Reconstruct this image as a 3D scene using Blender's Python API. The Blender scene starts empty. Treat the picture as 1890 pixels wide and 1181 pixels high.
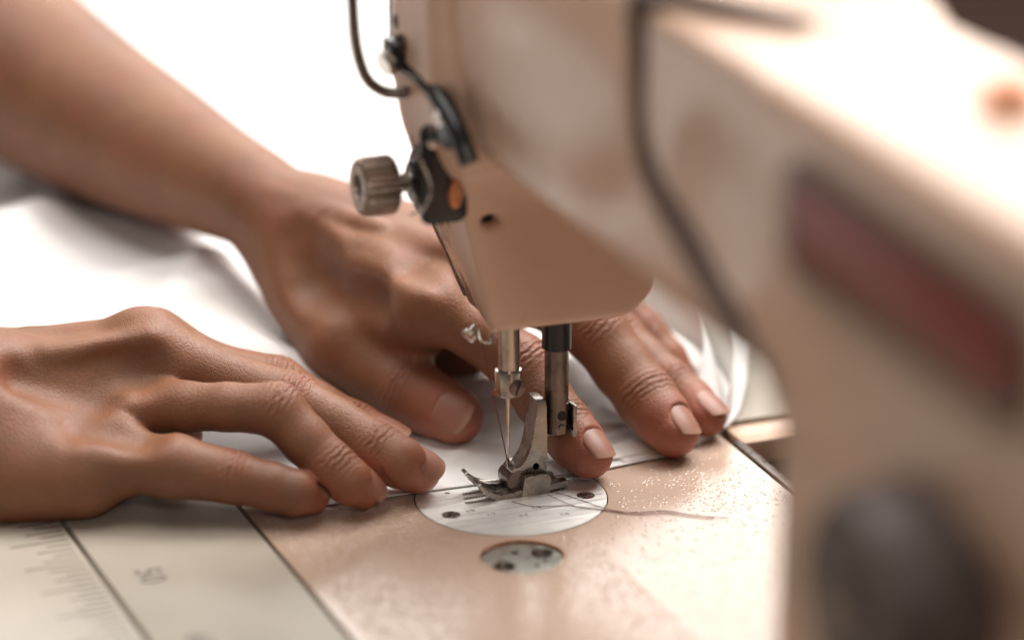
import bpy, bmesh, math, random, time
import numpy as np
from mathutils import Vector, Matrix
T0 = time.time()
random.seed(7)
# ------------------------------------------------------------------ camera, light, exposure
# All dimensions in the builders below are millimetres: x = feed direction (away from the
# operator), y = along the machine towards its needle end, z = up, origin at the needle hole.
MM = 0.001
sc = bpy.context.scene
FPX = 6720.0; DIST = 1222.0; PITCH = math.radians(19.8); YAW = math.radians(21.7)
cR = np.array([math.cos(YAW), -math.sin(YAW), 0.0])
cF = np.array([math.sin(YAW)*math.cos(PITCH), math.cos(YAW)*math.cos(PITCH), -math.sin(PITCH)])
cU = np.cross(cR, cF)
CAM = -((942-945)/FPX*DIST*cR - (905-590.5)/FPX*DIST*cU + DIST*cF)
cd = bpy.data.cameras.new("camera"); cam = bpy.data.objects.new("camera", cd)
sc.collection.objects.link(cam); sc.camera = cam
cam.matrix_world = Matrix(((cR[0], cU[0], -cF[0], CAM[0]*MM), (cR[1], cU[1], -cF[1], CAM[1]*MM),
                           (cR[2], cU[2], -cF[2], CAM[2]*MM), (0, 0, 0, 1)))
cd.sensor_width = 36; cd.lens = FPX/1890*36; cd.clip_start = 0.05; cd.clip_end = 30
cd.dof.use_dof = True; cd.dof.focus_distance = 1.222; cd.dof.aperture_fstop = 3.0
sc.render.resolution_x = 1024; sc.render.resolution_y = 639

w = bpy.data.worlds.new("World"); sc.world = w; w.use_nodes = True
w.node_tree.nodes["Background"].inputs[0].default_value = (1.0, 0.87, 0.79, 1)
w.node_tree.nodes["Background"].inputs[1].default_value = 0.12

def area(name, loc, target, sx, sy, power, col):
    ld = bpy.data.lights.new(name, 'AREA'); ld.shape = 'RECTANGLE'; ld.size = sx*MM; ld.size_y = sy*MM
    ld.energy = power; ld.color = col
    o = bpy.data.objects.new(name, ld); sc.collection.objects.link(o)
    o.location = Vector(loc)*MM
    o.rotation_euler = (Vector(target)-Vector(loc)).to_track_quat('-Z', 'Y').to_euler()
    return o
area("window_light", (880, 470, 1420), (0, 20, 20), 900, 900, 37, (1.0, 0.965, 0.92))
area("low_back_softbox", (560, 1700, 760), (0, 0, 0), 1500, 650, 12.5, (1.0, 0.97, 0.93))  # added softbox low at the back, gives the bed its sheen
area("overhead_fill", (-200, 500, 2300), (-50, 100, 0), 1900, 1900, 47, (1.0, 0.95, 0.89))  # added soft overhead fill in place of ceiling bounce
area("front_fill", (-300, -1500, 1000), (0, 0, 100), 300, 300, 3.5, (1.0, 0.9, 0.8))  # added fill behind the camera for highlights and a brighter head
sc.view_settings.view_transform = 'Standard'; sc.view_settings.look = 'None'
sc.view_settings.gamma = 1; sc.view_settings.exposure = 0.22
sc.cycles.use_denoising = True
try: sc.cycles.max_bounces = 6
except Exception: pass

# ------------------------------------------------------------------ helpers
def pix(x, y): return (x-945)/FPX*cR-(y-590.5)/FPX*cU+cF
def atd(x, y, d): return CAM+pix(x, y)*(DIST+d)            # d = millimetres beyond the needle
def atz(x, y, z): r = pix(x, y); return CAM+r*((z-CAM[2])/r[2])
def aty(x, y, v): r = pix(x, y); return CAM+r*((v-CAM[1])/r[1])
def atx(x, y, u): r = pix(x, y); return CAM+r*((u-CAM[0])/r[0])

def mesh_obj(name, verts, faces, mat, parent=None, smooth=False, autos=None):
    me = bpy.data.meshes.new(name)
    me.from_pydata([tuple(float(c)*MM for c in v) for v in verts], [], faces); me.update()
    return link(name, me, mat, parent, smooth, autos)
def link(name, me, mat, parent=None, smooth=False, autos=None):
    if mat: me.materials.append(mat)
    if smooth:
        me.polygons.foreach_set("use_smooth", [True]*len(me.polygons))
        if autos is not None:
            try: me.set_sharp_from_angle(angle=math.radians(autos))
            except Exception: pass
    o = bpy.data.objects.new(name, me); sc.collection.objects.link(o)
    if parent: o.parent = parent; o.matrix_parent_inverse = Matrix.Translation(-parent.location)
    return o
def bm_obj(name, bm, mat, parent=None, autos=40):
    bmesh.ops.scale(bm, vec=(MM, MM, MM), verts=bm.verts)
    bmesh.ops.recalc_face_normals(bm, faces=bm.faces)
    me = bpy.data.meshes.new(name); bm.to_mesh(me); bm.free()
    return link(name, me, mat, parent, True, autos)
def empty(name, loc, label, cat, group=None):
    o = bpy.data.objects.new(name, None); sc.collection.objects.link(o)
    o.location = Vector([float(c) for c in loc])*MM; o.empty_display_size = 0.01
    tag(o, label, cat, group); return o
def tag(o, label, cat, group=None):
    o["label"] = label; o["category"] = cat
    if group: o["group"] = group
    return o
def box(bm, x0, x1, y0, y1, z0, z1, bev=0, seg=2):
    r = bmesh.ops.create_cube(bm, size=1)
    vs = r['verts']
    for v in vs:
        v.co = Vector((x0 if v.co.x < 0 else x1, y0 if v.co.y < 0 else y1, z0 if v.co.z < 0 else z1))
    if bev:
        es = list({e for v in vs for e in v.link_edges})
        bmesh.ops.bevel(bm, geom=es, offset=bev, segments=seg, affect='EDGES', profile=.5)
def lathe(bm, base, axis, prof, n=32, closed=True, ripple=None):
    """prof = [(distance along axis, radius), ...]"""
    base = Vector([float(c) for c in base]); a = Vector([float(c) for c in axis]).normalized()
    s = a.orthogonal().normalized(); t = a.cross(s); rings = []
    for (h, r) in prof:
        ring = []
        for i in range(n):
            f = 2*math.pi*i/n; rr = r
            if ripple and r > ripple[1]: rr = r*(1-ripple[0]*(i % 2))
            ring.append(bm.verts.new(base+a*h+(s*math.cos(f)+t*math.sin(f))*rr))
        rings.append(ring)
    for q in range(len(rings)-1):
        for i in range(n):
            j = (i+1) % n
            bm.faces.new((rings[q][i], rings[q][j], rings[q+1][j], rings[q+1][i]))
    if closed:
        bm.faces.new(rings[0][::-1]); bm.faces.new(rings[-1])
def tube(bm, pts, r, n=10, caps=True):
    pts = [Vector([float(c) for c in p]) for p in pts]
    rs = r if isinstance(r, (list, tuple)) else [r]*len(pts)
    t0 = (pts[1]-pts[0]).normalized(); nrm = t0.orthogonal().normalized(); rings = []
    for i, p in enumerate(pts):
        t = (pts[min(i+1, len(pts)-1)]-pts[max(i-1, 0)]).normalized()
        nrm = (nrm-t*nrm.dot(t)).normalized(); b = t.cross(nrm)
        rings.append([bm.verts.new(p+(nrm*math.cos(2*math.pi*k/n)+b*math.sin(2*math.pi*k/n))*rs[i]) for k in range(n)])
    for q in range(len(rings)-1):
        for k in range(n):
            j = (k+1) % n
            bm.faces.new((rings[q][k], rings[q][j], rings[q+1][j], rings[q+1][k]))
    if caps: bm.faces.new(rings[0][::-1]); bm.faces.new(rings[-1])
def spline(pts, m=8):
    pts = [np.array(p, float) for p in pts]; P = [2*pts[0]-pts[1]]+pts+[2*pts[-1]-pts[-2]]; out = []
    for i in range(1, len(P)-2):
        for k in range(m):
            t = k/m; a, b, c, d = P[i-1], P[i], P[i+1], P[i+2]
            out.append(.5*((2*b)+(-a+c)*t+(2*a-5*b+4*c-d)*t*t+(-a+3*b-3*c+d)*t**3))
    out.append(pts[-1]); return out
def prism(bm, poly, axis, a0, a1, bev=0):
    """extrude a 2-D polygon; axis 'y': poly is (x,z); axis 'z': (x,y); axis 'x': (y,z)"""
    def P(p, a): return {'y': (p[0], a, p[1]), 'z': (p[0], p[1], a), 'x': (a, p[0], p[1])}[axis]
    A = [bm.verts.new(P(p, a0)) for p in poly]; B = [bm.verts.new(P(p, a1)) for p in poly]; n = len(poly)
    fs = [bm.faces.new(A[::-1]), bm.faces.new(B)]
    for i in range(n): fs.append(bm.faces.new((A[i], A[(i+1) % n], B[(i+1) % n], B[i])))
    if bev:
        es = list({e for f in fs[:2] for e in f.edges})
        bmesh.ops.bevel(bm, geom=es, offset=bev, segments=2, affect='EDGES', profile=.5)
def plate(bm, outer, holes, z0, z1):
    """flat plate with through holes"""
    loops = [outer]+holes; store = []
    for z in (z0, z1):
        es = []; st = []
        for lp in loops:
            vs = [bm.verts.new((p[0], p[1], z)) for p in lp]; st.append(vs)
            es += [bm.edges.new((vs[i], vs[(i+1) % len(vs)])) for i in range(len(vs))]
        bmesh.ops.triangle_fill(bm, use_beauty=True, use_dissolve=False, edges=es); store.append(st)
    for A, B in zip(*store):
        n = len(A)
        for i in range(n): bm.faces.new((A[i], A[(i+1) % n], B[(i+1) % n], B[i]))
def circ(cx, cy, r, n=48, a0=0, a1=2*math.pi):
    full = abs(a1-a0-2*math.pi) < 1e-6
    return [(cx+r*math.cos(a0+(a1-a0)*i/(n if full else n-1)), cy+r*math.sin(a0+(a1-a0)*i/(n if full else n-1))) for i in range(n)]

# ------------------------------------------------------------------ materials
class NT:
    def __init__(s, name):
        s.m = bpy.data.materials.new(name); s.m.use_nodes = True; s.t = s.m.node_tree
        s.b = s.t.nodes["Principled BSDF"]; s.out = s.t.nodes["Material Output"]; s._co = None
    def n(s, typ, **kw):
        nd = s.t.nodes.new(typ)
        for k, v in kw.items(): setattr(nd, k, v)
        return nd
    def l(s, a, b): s.t.links.new(a, b)
    def co(s):
        if s._co is None: s._co = s.n('ShaderNodeTexCoord').outputs['Object']
        return s._co
    def map(s, scale=(1, 1, 1), rot=(0, 0, 0)):
        m = s.n('ShaderNodeMapping'); s.l(s.co(), m.inputs[0]); m.inputs['Scale'].default_value = scale
        m.inputs['Rotation'].default_value = rot; return m.outputs[0]
    def noise(s, scale, detail=3, rough=.5, vec=None, dist=0):
        t = s.n('ShaderNodeTexNoise'); s.l(vec if vec is not None else s.co(), t.inputs['Vector'])
        t.inputs['Scale'].default_value = scale; t.inputs['Detail'].default_value = detail
        t.inputs['Roughness'].default_value = rough; t.inputs['Distortion'].default_value = dist; return t.outputs[0]
    def vor(s, scale, feat='DISTANCE_TO_EDGE', vec=None):
        t = s.n('ShaderNodeTexVoronoi', feature=feat); s.l(vec if vec is not None else s.co(), t.inputs['Vector'])
        t.inputs['Scale'].default_value = scale; return t.outputs[0] if feat != 'F1' else t.outputs['Distance']
    def ramp(s, fac, pts):
        r = s.n('ShaderNodeValToRGB'); s.l(fac, r.inputs[0]); e = r.color_ramp.elements
        e[0].position, e[0].color = pts[0][0], tuple(pts[0][1])+(1,)
        e[1].position, e[1].color = pts[-1][0], tuple(pts[-1][1])+(1,)
        for p, c in pts[1:-1]: q = e.new(p); q.color = tuple(c)+(1,)
        return r.outputs[0]
    def rng(s, fac, a, b, c, d):
        r = s.n('ShaderNodeMapRange'); s.l(fac, r.inputs[0])
        for i, v in enumerate((a, b, c, d)): r.inputs[i+1].default_value = v
        return r.outputs[0]
    def math(s, op, a, b=None, c=None):
        m = s.n('ShaderNodeMath', operation=op)
        for i, v in enumerate((a, b, c)):
            if v is None: continue
            if isinstance(v, (int, float)): m.inputs[i].default_value = v
            else: s.l(v, m.inputs[i])
        return m.outputs[0]
    def mixc(s, fac, a, b, mode='MIX'):
        m = s.n('ShaderNodeMix', data_type='RGBA', blend_type=mode)
        for idx, v in ((0, fac), (6, a), (7, b)):
            if isinstance(v, (int, float)): m.inputs[idx].default_value = v
            elif isinstance(v, tuple): m.inputs[idx].default_value = v+(1,)
            else: s.l(v, m.inputs[idx])
        return m.outputs[2]
    def bump(s, h, strength, dist, prev=None):
        b = s.n('ShaderNodeBump'); s.l(h, b.inputs['Height']); b.inputs['Strength'].default_value = strength
        b.inputs['Distance'].default_value = dist*MM
        if prev is not None: s.l(prev, b.inputs['Normal'])
        return b.outputs[0]
    def attr(s, name):
        a = s.n('ShaderNodeAttribute'); a.attribute_name = name; return a
    def set(s, **kw):
        for k, v in kw.items():
            i = s.b.inputs[k.replace('_', ' ')]
            if isinstance(v, (int, float)): i.default_value = v
            elif isinstance(v, tuple): i.default_value = v if len(v) != 3 or i.type != 'RGBA' else v+(1,)
            else: s.l(v, i)
        return s

def m_paint(name, col, rough=.28, peel=.25, scale=900, dirt=.12, coat=.0):
    t = NT(name)
    c = t.mixc(t.rng(t.noise(28, 5, .6), .35, .75, 0, 1), tuple(col), tuple(x*(1-dirt) for x in col))
    c = t.mixc(t.rng(t.noise(420, 5, .75), .66, .78, 0, dirt*2), c, tuple(x*.5 for x in col))
    t.set(Base_Color=c, Roughness=t.rng(t.noise(40, 4), .3, .7, rough*.85, rough*1.25))
    if coat: t.set(Coat_Weight=coat, Coat_Roughness=.32)
    t.set(Normal=t.bump(t.noise(scale, 1.5, .4), peel, .16)); return t.m
def m_metal(name, col, rough=.25, aniso=False, dirt=.4, bump=.15, metal=1.0, stretch=(1, 1, 1)):
    t = NT(name)
    c = t.mixc(t.rng(t.noise(160, 5, .65), .45, .75, 0, 1), tuple(col), tuple(x*(1-dirt) for x in col))
    t.set(Base_Color=c, Metallic=metal, Roughness=t.rng(t.noise(220, 4, .6, t.map(stretch)), .3, .7, rough*.7, rough*1.5))
    t.set(Normal=t.bump(t.noise(1500, 2, .6, t.map(stretch)), bump, .05)); return t.m
def m_plain(name, col, rough=.5, metal=0.0):
    t = NT(name); c = t.mixc(t.noise(300, 3), tuple(x*.8 for x in col), tuple(min(1, x*1.15) for x in col))
    t.set(Base_Color=c, Roughness=rough, Metallic=metal, Normal=t.bump(t.noise(2200, 2), .15, .05)); return t.m

CREAM = (0.62, 0.415, 0.305)
M_body = m_paint("cream_casting_paint", CREAM, .30, .10, 90, .10, coat=.22)
M_bed = m_paint("bed_hammered_paint", (0.50, 0.365, 0.285), .14, .5, 900, .05)
M_steel = m_metal("polished_steel", (.62, .58, .53), .22, dirt=.35)
M_bar = m_metal("needle_bar_steel", (.50, .44, .39), .20, dirt=.45, stretch=(1, 1, .1))
M_dark = m_metal("dark_oiled_steel", (.20, .16, .14), .28, dirt=.5)
M_plate = m_metal("brushed_plate_steel", (.86, .85, .82), .42, dirt=.10, bump=.08, stretch=(.1, 3, 1), metal=.55)
M_cover = m_metal("cover_steel", (.60, .61, .56), .32, dirt=.05, bump=.03)
M_foot = m_metal("presser_foot_steel", (.37, .335, .30), .27, dirt=.5, bump=.5)
M_black = m_plain("black_enamel", (.012, .013, .015), .25)
M_gap = m_plain("dark_gap", (.02, .016, .016), .8)
M_rubber = m_plain("black_dial_plastic", (.085, .062, .055), .5)
M_knob = m_metal("knurled_knob_metal", (.32, .25, .21), .40, dirt=.3)
M_badge = m_plain("dark_red_badge_enamel", (.20, .022, .02), .4)
M_badgerim = m_plain("dark_badge_rim", (.10, .055, .045), .35)
M_copper = m_metal("copper_screw", (.60, .27, .14), .30, dirt=.3)
M_thread = m_plain("thread_brown", (.15, .035, .028), .6)
M_print = m_plain("engraved_ink", (.09, .08, .085), .6)

def m_table():
    t = NT("laminate_table")
    c = t.mixc(t.rng(t.noise(22, 5, .6), .3, .7, 0, 1), (.44, .395, .33), (.37, .33, .275))
    t.set(Base_Color=c, Roughness=.33, Normal=t.bump(t.noise(520, 3, .6), .35, .12)); return t.m
M_table = m_table()
M_floor = m_plain("brown_floor", (.22, .13, .10), .6)

def m_cloth():
    t = NT("white_cotton")
    c = t.mixc(t.rng(t.noise(14, 3), .35, .65, 0, 1), (.88, .87, .84), (.85, .83, .85))
    m1 = t.n('ShaderNodeTexWave', wave_type='BANDS', bands_direction='X'); t.l(t.co(), m1.inputs[0]); m1.inputs['Scale'].default_value = 900
    m2 = t.n('ShaderNodeTexWave', wave_type='BANDS', bands_direction='Y'); t.l(t.co(), m2.inputs[0]); m2.inputs['Scale'].default_value = 900
    h = t.math('ADD', m1.outputs[1], m2.outputs[1])
    n1 = t.bump(t.noise(60, 5, .6), .5, 1.3); n2 = t.bump(h, .10, .08, n1)
    t.set(Base_Color=c, Roughness=.85, Normal=n2, Sheen_Weight=.2, Specular_IOR_Level=.2)
    tr = t.n('ShaderNodeBsdfTranslucent'); tr.inputs[0].default_value = (.8, .78, .74, 1)
    mx = t.n('ShaderNodeMixShader'); mx.inputs[0].default_value = .12
    t.l(t.b.outputs[0], mx.inputs[1]); t.l(tr.outputs[0], mx.inputs[2]); t.l(mx.outputs[0], t.out.inputs[0]); return t.m
M_cloth = m_cloth()

def m_skin():
    t = NT("brown_skin")
    big = t.noise(30, 4, .6); fine = t.noise(420, 3, .6)
    c = t.mixc(t.rng(big, .32, .68, 0, 1), (.265, .119, .056), (.195, .081, .037))
    c = t.mixc(t.rng(fine, .35, .75, 0, .45), c, (.22, .085, .055))
    c = t.mixc(t.rng(t.noise(85, 5, .65), .48, .72, 0, .42), c, (.30, .095, .06))
    c = t.mixc(t.rng(t.noise(55, 4, .6, t.map((1.3, 1, 1.7))), .5, .75, 0, .5), c, (.165, .078, .048))
    tip = t.attr("tip").outputs['Fac']                         # redder finger ends and knuckles
    c = t.mixc(t.math('MULTIPLY', tip, .75), c, (.40, .14, .09))
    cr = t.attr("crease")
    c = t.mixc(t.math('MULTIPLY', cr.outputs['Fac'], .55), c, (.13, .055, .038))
    vm = t.n('ShaderNodeMapping'); t.l(t.co(), vm.inputs[0]); vm.inputs['Scale'].default_value = (1, 1, 1)
    wob = t.n('ShaderNodeMix', data_type='VECTOR')
    v1 = t.vor(1000); v2 = t.vor(560)
    h1 = t.rng(v1, 0, .16, 0, 1); h2 = t.rng(v2, 0, .14, 0, 1)
    kn = t.attr("knuck"); s_ = kn.outputs['Fac']; km = t.attr("knuckmask").outputs['Fac']
    wv = t.math('SINE', t.math('ADD', t.math('MULTIPLY', s_, 2.9), t.math('MULTIPLY', t.noise(330, 3), 11.0)))
    n1 = t.bump(h1, .32, .10); n2 = t.bump(h2, .42, .14, n1)
    n3 = t.bump(t.noise(170, 5, .7), .35, .5, n2)
    n4 = t.bump(t.math('MULTIPLY', wv, km), .6, .24, n3)
    sp = t.rng(t.noise(300, 3), .3, .7, .46, .54)
    t.set(Base_Color=c, Roughness=sp, Normal=n4, Subsurface_Weight=.22, Subsurface_Scale=.0025,
          Subsurface_Radius=(1.0, .35, .18), Specular_IOR_Level=.45)
    return t.m
M_skin = m_skin()
def m_nail():
    t = NT("fingernail")
    x = t.attr("nail_y").outputs['Fac']
    c = t.ramp(x, [(0, (.36, .19, .135)), (.16, (.33, .15, .105)), (.84, (.32, .14, .095)), (.92, (.36, .185, .125)), (1, (.39, .215, .15))])
    t.set(Base_Color=c, Roughness=.48, Coat_Weight=.05, Coat_Roughness=.3, Subsurface_Weight=.15, Subsurface_Scale=.001,
          Normal=t.bump(t.noise(900, 2, .5), .12, .05)); return t.m
M_nail = m_nail()

# ------------------------------------------------------------------ signed-distance sculpting
class Sdf:
    """dense grid in an axis frame (rows of A are the axes)"""
    def __init__(s, lo, hi, h, A=np.eye(3)):
        s.A = A; s.h = h; s.lo = np.array(lo, float); s.n = np.ceil((np.array(hi)-s.lo)/h).astype(int)+1
        s.g = [s.lo[i]+h*np.arange(s.n[i]) for i in range(3)]
        s.d = np.full(s.n, 1e3, np.float32)
    def loc(s, p): return s.A@np.array(p, float)
    def sub(s, pts, m):
        pts = np.array(pts); a = np.clip(np.floor((pts.min(0)-m-s.lo)/s.h).astype(int), 0, s.n)
        b = np.clip(np.ceil((pts.max(0)+m-s.lo)/s.h).astype(int)+1, 0, s.n)
        sl = tuple(slice(a[i], b[i]) for i in range(3))
        X = [s.g[i][sl[i]].astype(np.float32).reshape([-1 if j == i else 1 for j in range(3)]) for i in range(3)]
        return sl, X
    def cone(s, p, q, r1, r2):
        p, q = s.loc(p), s.loc(q); m = max(r1, r2)
        def f(X):
            ba = q-p; l2 = ba@ba; P = [X[i]-np.float32(p[i]) for i in range(3)]
            t = (P[0]*ba[0]+P[1]*ba[1]+P[2]*ba[2])/max(l2, 1e-6); t = np.clip(t, 0, 1)
            dd = (P[0]-t*ba[0])**2+(P[1]-t*ba[1])**2+(P[2]-t*ba[2])**2
            return np.sqrt(dd)-(r1+(r2-r1)*t)
        return f, [p-m, p+m, q-m, q+m]
    def ell(s, c, R, axes=None):
        c = s.loc(c); B = np.eye(3) if axes is None else np.array(axes)@s.A.T
        m = max(R)
        def f(X):
            P = [X[i]-np.float32(c[i]) for i in range(3)]
            Q = [(B[k][0]*P[0]+B[k][1]*P[1]+B[k][2]*P[2]) for k in range(3)]
            k0 = np.sqrt(sum((Q[k]/R[k])**2 for k in range(3))); k1 = np.sqrt(sum((Q[k]/R[k]**2)**2 for k in range(3)))
            return k0*(k0-1)/np.maximum(k1, 1e-6)
        return f, [c-m, c+m]
    def add(s, pr, k, d=None):
        f, pts = pr; d = s.d if d is None else d; sl, X = s.sub(pts, k+3*s.h+2)
        a = d[sl]; b = f(X).astype(np.float32)
        if k > 0:
            h = np.maximum(k-np.abs(a-b), 0)/k; d[sl] = np.minimum(a, b)-h*h*k*.25
        else: d[sl] = np.minimum(a, b)
    def cut(s, pr, k, d=None):
        f, pts = pr; d = s.d if d is None else d; sl, X = s.sub(pts, k+3*s.h+2)
        a = d[sl]; b = -f(X).astype(np.float32)
        h = np.maximum(k-np.abs(a-b), 0)/max(k, 1e-6); d[sl] = np.maximum(a, b)+h*h*k*.25
    def merge(s, d2, k, d=None):
        d = s.d if d is None else d
        h = np.maximum(k-np.abs(d-d2), 0)/max(k, 1e-6); d[...] = np.minimum(d, d2)-h*h*k*.25
    def mesh(s):
        d = s.d; ins = d < 0
        c = np.zeros(tuple(np.array(d.shape)-1), np.uint8)
        for i in (0, 1):
            for j in (0, 1):
                for k in (0, 1):
                    c += ins[i:d.shape[0]-1+i, j:d.shape[1]-1+j, k:d.shape[2]-1+k]
        act = (c > 0) & (c < 8); idx = np.argwhere(act)
        vid = np.full(act.shape, -1, np.int32); vid[act] = np.arange(len(idx))
        pos = np.zeros((len(idx), 3)); cnt = np.zeros(len(idx))
        offs = [(i, j, k) for i in (0, 1) for j in (0, 1) for k in (0, 1)]
        val = {o: d[idx[:, 0]+o[0], idx[:, 1]+o[1], idx[:, 2]+o[2]] for o in offs}
        for a in offs:
            for ax in range(3):
                if a[ax] == 1: continue
                b = list(a); b[ax] = 1; b = tuple(b); va, vb = val[a], val[b]
                m = (va < 0) != (vb < 0); t = np.where(m, va/np.where(m, va-vb, 1), 0)
                p = np.repeat(np.array([a], float), len(idx), 0); p[:, ax] += t
                pos[m] += p[m]; cnt[m] += 1
        V = (idx+pos/cnt[:, None])*s.h+s.lo; F = []
        for ax in range(3):
            e1, e2 = [(1, 2), (2, 0), (0, 1)][ax]
            sa = [slice(1, -1)]*3; sb = [slice(1, -1)]*3
            sa[ax] = slice(0, -1); sb[ax] = slice(1, None)
            A_, B_ = ins[tuple(sa)], ins[tuple(sb)]
            for sign in (0, 1):
                q = np.argwhere((A_ & ~B_) if sign == 0 else (~A_ & B_))
                if not len(q): continue
                q = q+np.array([1 if i != ax else 0 for i in range(3)])
                def vv(o1, o2):
                    r = q.copy(); r[:, e1] += o1; r[:, e2] += o2; return vid[r[:, 0], r[:, 1], r[:, 2]]
                f = np.stack([vv(-1, -1), vv(0, -1), vv(0, 0), vv(-1, 0)], 1)
                F.append(f if sign == 0 else f[:, ::-1])
        F = np.concatenate(F); F = F[(F >= 0).all(1)]
        # two passes of smoothing along quads, each followed by a step back onto the zero surface
        for it in range(2):
            S = np.zeros_like(V); n = np.zeros(len(V))
            for a, b in ((0, 1), (1, 2), (2, 3), (3, 0)):
                np.add.at(S, F[:, a], V[F[:, b]]); np.add.at(n, F[:, a], 1)
            V = V*.4+.6*S/np.maximum(n, 1)[:, None]
            V = s.project(V)
        return V@s.A, F
    def project(s, V):
        g = (V-s.lo)/s.h; i0 = np.clip(np.floor(g).astype(int), 0, s.n-2); t = g-i0
        v = {}
        for o in ((i, j, k) for i in (0, 1) for j in (0, 1) for k in (0, 1)):
            v[o] = s.d[i0[:, 0]+o[0], i0[:, 1]+o[1], i0[:, 2]+o[2]].astype(float)
        x, y, z = t.T
        def L(a, b, t): return a*(1-t)+b*t
        val = L(L(L(v[0,0,0], v[1,0,0], x), L(v[0,1,0], v[1,1,0], x), y), L(L(v[0,0,1], v[1,0,1], x), L(v[0,1,1], v[1,1,1], x), y), z)
        gx = L(L(v[1,0,0]-v[0,0,0], v[1,1,0]-v[0,1,0], y), L(v[1,0,1]-v[0,0,1], v[1,1,1]-v[0,1,1], y), z)
        gy = L(L(v[0,1,0]-v[0,0,0], v[1,1,0]-v[1,0,0], x), L(v[0,1,1]-v[0,0,1], v[1,1,1]-v[1,0,1], x), z)
        gz = L(L(v[0,0,1]-v[0,0,0], v[1,0,1]-v[1,0,0], x), L(v[0,1,1]-v[0,1,0], v[1,1,1]-v[1,1,0], x), y)
        G = np.stack([gx, gy, gz], 1)/s.h; n2 = np.maximum((G**2).sum(1), .05)
        step = np.clip(val/n2, -s.h, s.h)
        return V-step[:, None]*G
def fast_mesh(name, V, F, mat, parent, loc=(0, 0, 0)):
    me = bpy.data.meshes.new(name); me.vertices.add(len(V)); me.vertices.foreach_set("co", (V*MM).astype(np.float32).ravel())
    me.loops.add(F.size); me.loops.foreach_set("vertex_index", F.astype(np.int32).ravel())
    me.polygons.add(len(F)); me.polygons.foreach_set("loop_start", np.arange(0, F.size, F.shape[1], dtype=np.int32))
    me.update(calc_edges=True); me.validate()
    return link(name, me, mat, parent, True)
def fattr(o, name, arr):
    a = o.data.attributes.new(name, 'FLOAT', 'POINT'); a.data.foreach_set("value", np.asarray(arr, np.float32))
def unit(v): v = np.array(v, float); return v/np.linalg.norm(v)
# ------------------------------------------------------------------ the sewing table and the floor
def struct(o): o["kind"] = "structure"; return o
bm = bmesh.new(); box(bm, -3000, 4000, -3000, 5000, -760, -750); struct(bm_obj("floor", bm, M_floor))
table = empty("sewing_table", (0, 0, -40), "pale laminate sewing table under the machine bed, printed with a ruler along one seam", "table")
XA, XB, XC = -88.6, 87.0, -146.5                 # bed front edge, bed rear edge, seam of the ruler strip
def slab(name, x0, x1, y0, y1, z0=-40, z1=0, mat=M_table, bev=.5, par=table):
    b = bmesh.new(); box(b, x0, x1, y0, y1, z0, z1, bev); return bm_obj(name, b, mat, par)
slab("table_board", -620, XC-.9, -460, 980)
slab("table_board", XC+.9, XA-.9, -460, 980)
slab("table_board", XA-.7, XB+200, 332, 980, -40, -.6)
slab("table_board", XB+4, 420, 31.5, 331.5, -40, -.3, M_table)
slab("table_board", XB+120, 420, -460, 31.3, -40, -.5)
# dark tray and hinge bars behind the bed
slab("hinge_bar", XB+1.6, XB+5.2, -420, 14.0, -9, -.4, M_dark, .7)
slab("hinge_cross_bar", XB+5.4, XB+118, 13.2, 29.2, -10, -1.2, M_body, 1.0)
slab("recess_tray", XB+5.4, XB+119, -420, 13.0, -34, -30, M_dark, .5)
slab("gap_floor", XC-1.2, XC+1.2, -460, 980, -39, -4, M_gap, 0)
slab("gap_floor", XA-1.2, XA+.6, -460, 331, -39, -5, M_gap, 0)
slab("gap_floor", XB-.5, XB+1.6, -420, 31, -39, -6, M_gap, 0)
slab("gap_floor", XB+1.6, XB+118, 29.3, 31.4, -39, -6, M_gap, 0)
# printed ruler ticks beside the seam, one every 2.5 mm, and its figure
M_tick = m_plain("faded_ruler_ink", (.13, .11, .10), .6)
ticks = []
tm = {}
for k in range(44):
    ln = 19 if k % 5 == 2 else (8 if k % 2 == 0 else 12)
    if ln not in tm:
        b = bmesh.new(); box(b, -ln*MM, 0, -.4*MM, .4*MM, .01*MM, .06*MM); me = bpy.data.meshes.new("ruler_mark"); b.to_mesh(me); b.free(); me.materials.append(M_tick); tm[ln] = me
    o = bpy.data.objects.new("ruler_mark", tm[ln]); sc.collection.objects.link(o); o.parent = table
    o.matrix_parent_inverse = Matrix.Translation(-table.location)
    o.location = Vector((XC-2.6, 42-3.9*k, 0))*MM
def text(name, s, size, loc, rotz, mat, par, thick=.03, shx=0):
    cu = bpy.data.curves.new(name, 'FONT'); cu.body = s; cu.size = size; cu.extrude = thick; cu.align_x = 'CENTER'; cu.align_y = 'CENTER'; cu.shear = shx
    t = bpy.data.objects.new(name, cu); sc.collection.objects.link(t); bpy.context.view_layer.update()
    me = bpy.data.meshes.new_from_object(t); bpy.data.objects.remove(t)
    for v in me.vertices: v.co = Vector(v.co)*MM
    o = link(name, me, mat, par); o.matrix_parent_inverse = Matrix.Translation(-par.location) if par else Matrix.Identity(4)
    o.location = Vector(loc)*MM; o.rotation_euler = (0, 0, rotz); return o
text("ruler_figure", "50", 12, (XC+14, -23, .03), math.radians(-90), M_tick, table)
text("ruler_figure", "60", 12, (XC+14, -77, .03), math.radians(-90), M_tick, table)
# ------------------------------------------------------------------ the sewing machine
mach = empty("sewing_machine", (0, 0, 0), "cream industrial sewing machine with steel needle bar, presser foot and round-edged needle plate", "sewing machine")
def part(name, bm, mat, par=None, autos=40):
    o = bm_obj(name, bm, mat, par or mach, autos)
    o.matrix_parent_inverse = Matrix.Identity(4); return o
PC, PR = (-2.2, -6.2), 32.0; CC, CR = (-16.8, -53.0), 13.4
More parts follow.
